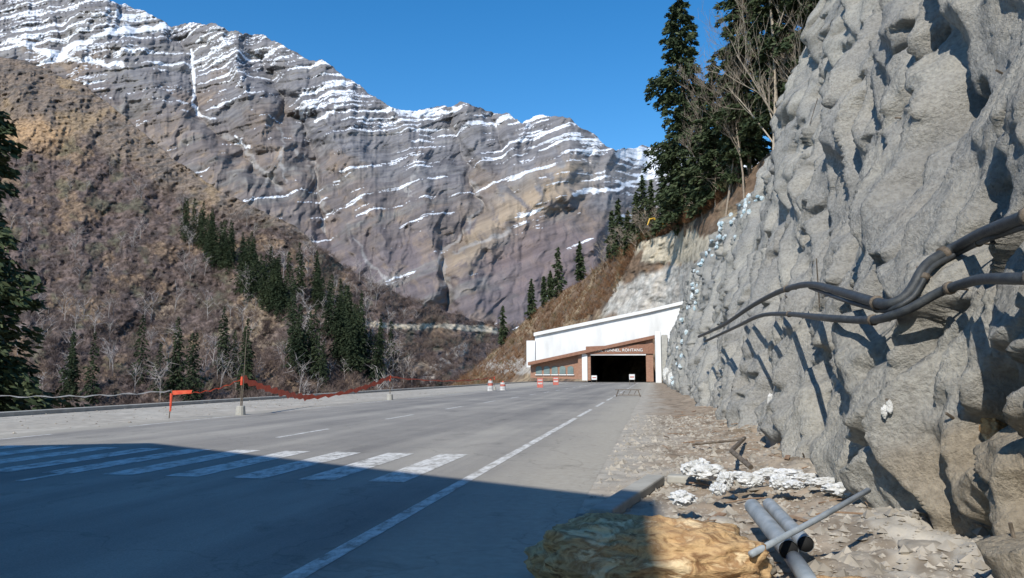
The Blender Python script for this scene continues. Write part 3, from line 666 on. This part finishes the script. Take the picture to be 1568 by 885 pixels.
for (x,y,sz_) in [(1535,112,.16),(1362,612,.12),(1232,700,.12),(1380,180,.1),(1552,822,.16),(1205,455,.09),(1180,360,.08),(1410,418,.14),(1460,640,.1)]:
    h_,nr=hit(x,y)
    if h_ is None: continue
    m=MB(); q=nr.to_track_quat('Z','Y').to_matrix() if nr else Matrix.Identity(3)
    m.box(h_+nr*.05,(sz_,sz_,.012),M_steel,rot=q@Matrix.Rotation(x,3,'Z')); m.tube([h_-nr*.1,h_+nr*.30],.014,M_steel,6); m.obj('rock_anchor')
for (a,b_) in [((1255,470),(1250,395)),((1490,800),(1545,815)),((1240,190),(1252,150)),((1245,402),(1258,440))]:
    h1,_=hit(*a,off=.05); 
    if h1:
        m=MB(); m.tube([h1,at(b_[0],b_[1],h1.y-.25)],.012,M_steel,6); m.obj('steel_rod')
def crumple(name,cs,mat,sub=4):
    import bmesh
    bm=bmesh.new()
    for (c,s3,sd) in cs:
        g2=bmesh.ops.create_icosphere(bm,subdivisions=sub,radius=1.0)
        vs_=g2['verts']; co=np.array([v.co[:] for v in vs_]); n=.6*ridged(co*1.5+sd,3,.6)+.25*fbm(co*3.5+sd,3)
        for v,k in zip(vs_,n):
            w=v.co*(0.6+.5*k); v.co=Vector((w.x*s3[0],w.y*s3[1],w.z*s3[2]))+Vector(c)
    me=bpy.data.meshes.new(name); bm.to_mesh(me); bm.free(); me.materials.append(mat)
    o=bpy.data.objects.new(name,me); link(o); return o
def gz(px,py,z=.15): return on_ground(px,py,z)
cs=[]; rr=random.Random(5)
for x,y in [(1062,718),(1085,722),(1110,735),(1130,728),(1150,735),(1172,727),(1195,738),(1215,742),(1235,730),(1262,738),(1290,748),(1312,752),(1075,712),(1205,725),(1180,722),(1320,742),(1100,748),(1045,762)]:
    c=gz(x,y,.26); cs.append((c,(.10+.15*rr.random(),.08+.08*rr.random(),.05+.07*rr.random()),x*.37))
crumple('plastic_sheeting',cs,M_plastic)
cs=[]
for i in range(60):
    f=rr.random(); x=np.interp(f,[0,.3,.55,.8,1],[1165,1112,1074,1056,1030])+rr.gauss(0,4)-4; y=np.interp(f,[0,.3,.55,.8,1],[300,345,395,470,590])+rr.gauss(0,9)
    h_,_=hit(x+5,y,off=.15)
    if h_ is not None and h_.y<140: s_=.0017*h_.y; cs.append((h_,(s_*(1+rr.random()),s_*(1+rr.random()),s_*(1+rr.random()*1.6)),i*1.3))
crumple('wall_sheeting',cs,M_bplastic,3)
cs=[]
for x,y in [(1362,622),(1354,630),(1020,572),(1028,580),(1018,592),(1180,612)]:
    h_,_=hit(x,y,off=.06)
    if h_ is not None: s_=.0055*h_.y; cs.append((h_,(s_*.8,s_*.4,s_*1.6),x*1.1))
if cs: crumple('torn_plastic',cs,M_plastic)
def boulder(name,c,s3,seed,mat,rot=0,sub=6):
    import bmesh
    bm=bmesh.new(); g2=bmesh.ops.create_icosphere(bm,subdivisions=sub,radius=1.0)
    co=np.array([v.co[:] for v in bm.verts]); 
    sq=np.sign(co)*np.abs(co)**.72; co2=sq/np.max(np.abs(sq),axis=1)[:,None]*.35+co*.65
    st=fbm(np.stack([co[:,0]*1.2,co[:,1]*1.2,co[:,2]*4],-1)+seed,4,.55); n=.18*fbm(co*1.2+seed,4)+.07*st+.09*ridged(co*1.8+seed,5,.6)+.02*fbm(co*9,2)
    co2=co2*(1+n[:,None])*np.array(s3)
    for v,k in zip(bm.verts,co2): v.co=k
    me=bpy.data.meshes.new(name); bm.to_mesh(me); bm.free(); me.materials.append(mat)
    for p in me.polygons: p.use_smooth=True
    o=bpy.data.objects.new(name,me); link(o); o.location=c; o.rotation_euler=(.05,.04,rot); return o
boulder('boulder',Vector((1.10,6.05,.08)),(.78,.44,.35),2.2,M_rock,-.06)
boulder('boulder',Vector((2.35,5.25,.0)),(.40,.3,.2),5.2,M_rock,.3,5)
h_,_=hit(1520,655,off=.0)
if h_: boulder('boulder',h_,(.08,.10,.13),9.2,M_rock,.3,5)
for x,y,s_ in [(1105,800,.09),(1240,800,.08),(1350,815,.12),(1290,775,.07),(1160,870,.1),(1420,850,.16),(1320,860,.1),(1480,800,.12)]:
    c=gz(x,y,.05); boulder('stone',c,(s_*1.3,s_,s_*.6),x*.3,M_stone,x,4)
m=MB(); m.tube([gz(1152,775,.30),gz(1208,842,.26)],.075,M_pvc,16,False); m.tube([gz(1152,775,.30),gz(1208,842,.26)],.067,M_dark,16); m.obj('pvc_pipe',smooth=True)  # near-black core paints in the shade inside the pipe
m=MB(); m.tube([gz(1178,772,.30),gz(1234,833,.26)],.065,M_pvc,16,False); m.tube([gz(1178,772,.30),gz(1234,833,.26)],.057,M_dark,16); m.obj('pvc_pipe',smooth=True)
m=MB(); m.tube([gz(1212,850,.2),gz(1262,925,.12)],.065,M_pvc,16); m.obj('pvc_pipe',smooth=True)
m=MB(); m.tube([gz(1150,848,.34),gz(1245,798,.42),gz(1330,750,.60)],.024,M_pvc,12); m.obj('long_pipe',smooth=True)
m=MB(); m.tube([gz(1140,670,.25),gz(1120,690,.35),gz(1150,715,.2)],.04,M_steel,8); m.tube([gz(1060,680,.15),gz(1140,672,.3)],.025,M_steel,8); m.obj('bent_steel_pipe')
m=MB()
def kerb(a,b_,w,z):
    a=Vector((a[0],a[1],0)); b_=Vector((b_[0],b_[1],0)); d=(b_-a).normalized(); n_=Vector((-d.y,d.x,0))*w/2
    m.prism([a-n_,b_-n_,b_+n_,a+n_],(0,0,z),M_con)
kerb((-.60,8.6),(.0,11.6),.27,.13); kerb((.18,11.75),(1.5,11.55),.25,.12); m.obj('kerb',road=True,bevel=.025)
m=MB(); rq=random.Random(3)
for i in range(70):
    u=5.5+30*rq.random()**1.6; v=.2+2.3*rq.random(); z=float(gheight(np.array([u]),np.array([v]))[0])+.03
    c=Vector((u*sA+v*cA,u*cA-v*sA,z)); l=.15+.5*rq.random(); a=rq.random()*3.14; d=Vector((math.cos(a),math.sin(a),rq.gauss(0,.12)))*l/2
    if i%5==0: m.box(c,(l*.7,.05+.06*rq.random(),.018),M_wood,rot=Matrix.Rotation(a,3,'Z')@Matrix.Rotation(rq.gauss(0,.15),3,'Y'))
    else: m.tube([c-d,c+d*.2+Vector((0,0,.02)),c+d],.005+.007*rq.random(),M_wood,5)
m.obj('scrap_wood')
oc=np.array([[1,0,0],[-1,0,0],[0,1,0],[0,-1,0],[0,0,1],[0,0,-1]],float); of=[(0,2,4),(2,1,4),(1,3,4),(3,0,4),(2,0,5),(1,2,5),(3,1,5),(0,3,5)]
tg=[]
for k in range(6):
    q=oc*(.6+.7*rng.random((6,1)))*np.array([1,1,.6])+rng.normal(0,.12,(6,3)); tg.append(q[np.array(of)])
r=np.random.default_rng(9); n=14000
u_=4+26*r.random(n)**1.8; v_=-.9+4.3*r.random(n)**.75
zq=gheight(u_,v_)
P=np.stack([u_*sA+v_*cA,u_*cA-v_*sA,zq],-1); S=.008+.03*r.random(n)**4+.07*(r.random(n)**10)
merge_instances('gravel',tg,P,S*1.3,M_stone,r)
n=700; u_=r.random(n)*60+8; v_=-24+8*r.random(n)**2; P=np.stack([u_*sA+v_*cA,u_*cA-v_*sA,u_*0+.01],-1); merge_instances('loose_stones',tg,P,.02+.05*r.random(n)**3,M_stone,r)
# ------------------------------------------------------------------ light, sky, camera
sd=bpy.data.lights.new('sun','SUN'); sd.energy=5.0; sd.angle=math.radians(.5); sd.color=(1,.95,.86); so=bpy.data.objects.new('sun',sd); link(so)
L=Vector((math.sin(AZ)*math.cos(EL),math.cos(AZ)*math.cos(EL),-math.sin(EL))); so.rotation_euler=L.to_track_quat('-Z','Y').to_euler()
w=bpy.data.worlds.new('World'); scn.world=w; w.use_nodes=True; nt=w.node_tree
sk=nt.nodes.new('ShaderNodeTexSky'); sk.sky_type='NISHITA'; sk.sun_disc=False; sk.sun_elevation=EL
S_=-L; sk.sun_rotation=math.atan2(S_.x,S_.y); sk.altitude=800; sk.air_density=1.15; sk.dust_density=.1; sk.ozone_density=3.0
hs=nt.nodes.new('ShaderNodeHueSaturation'); hs.inputs['Saturation'].default_value=1.36; hs.inputs['Value'].default_value=1.25
nt.links.new(sk.outputs[0],hs.inputs['Color']); nt.links.new(hs.outputs[0],nt.nodes['Background'].inputs[0]); nt.nodes['Background'].inputs[1].default_value=.135
cd=bpy.data.cameras.new('camera'); cam=bpy.data.objects.new('camera',cd); link(cam); cam.location=(0,0,CAMH); cam.rotation_euler=(math.radians(90)+PITCH,0,0)
cd.sensor_width=36; cd.lens=36*FPX/1568; cd.clip_end=20000; cd.clip_start=.05; scn.camera=cam
scn.view_settings.view_transform='Standard'; scn.view_settings.look='None'; scn.view_settings.exposure=0
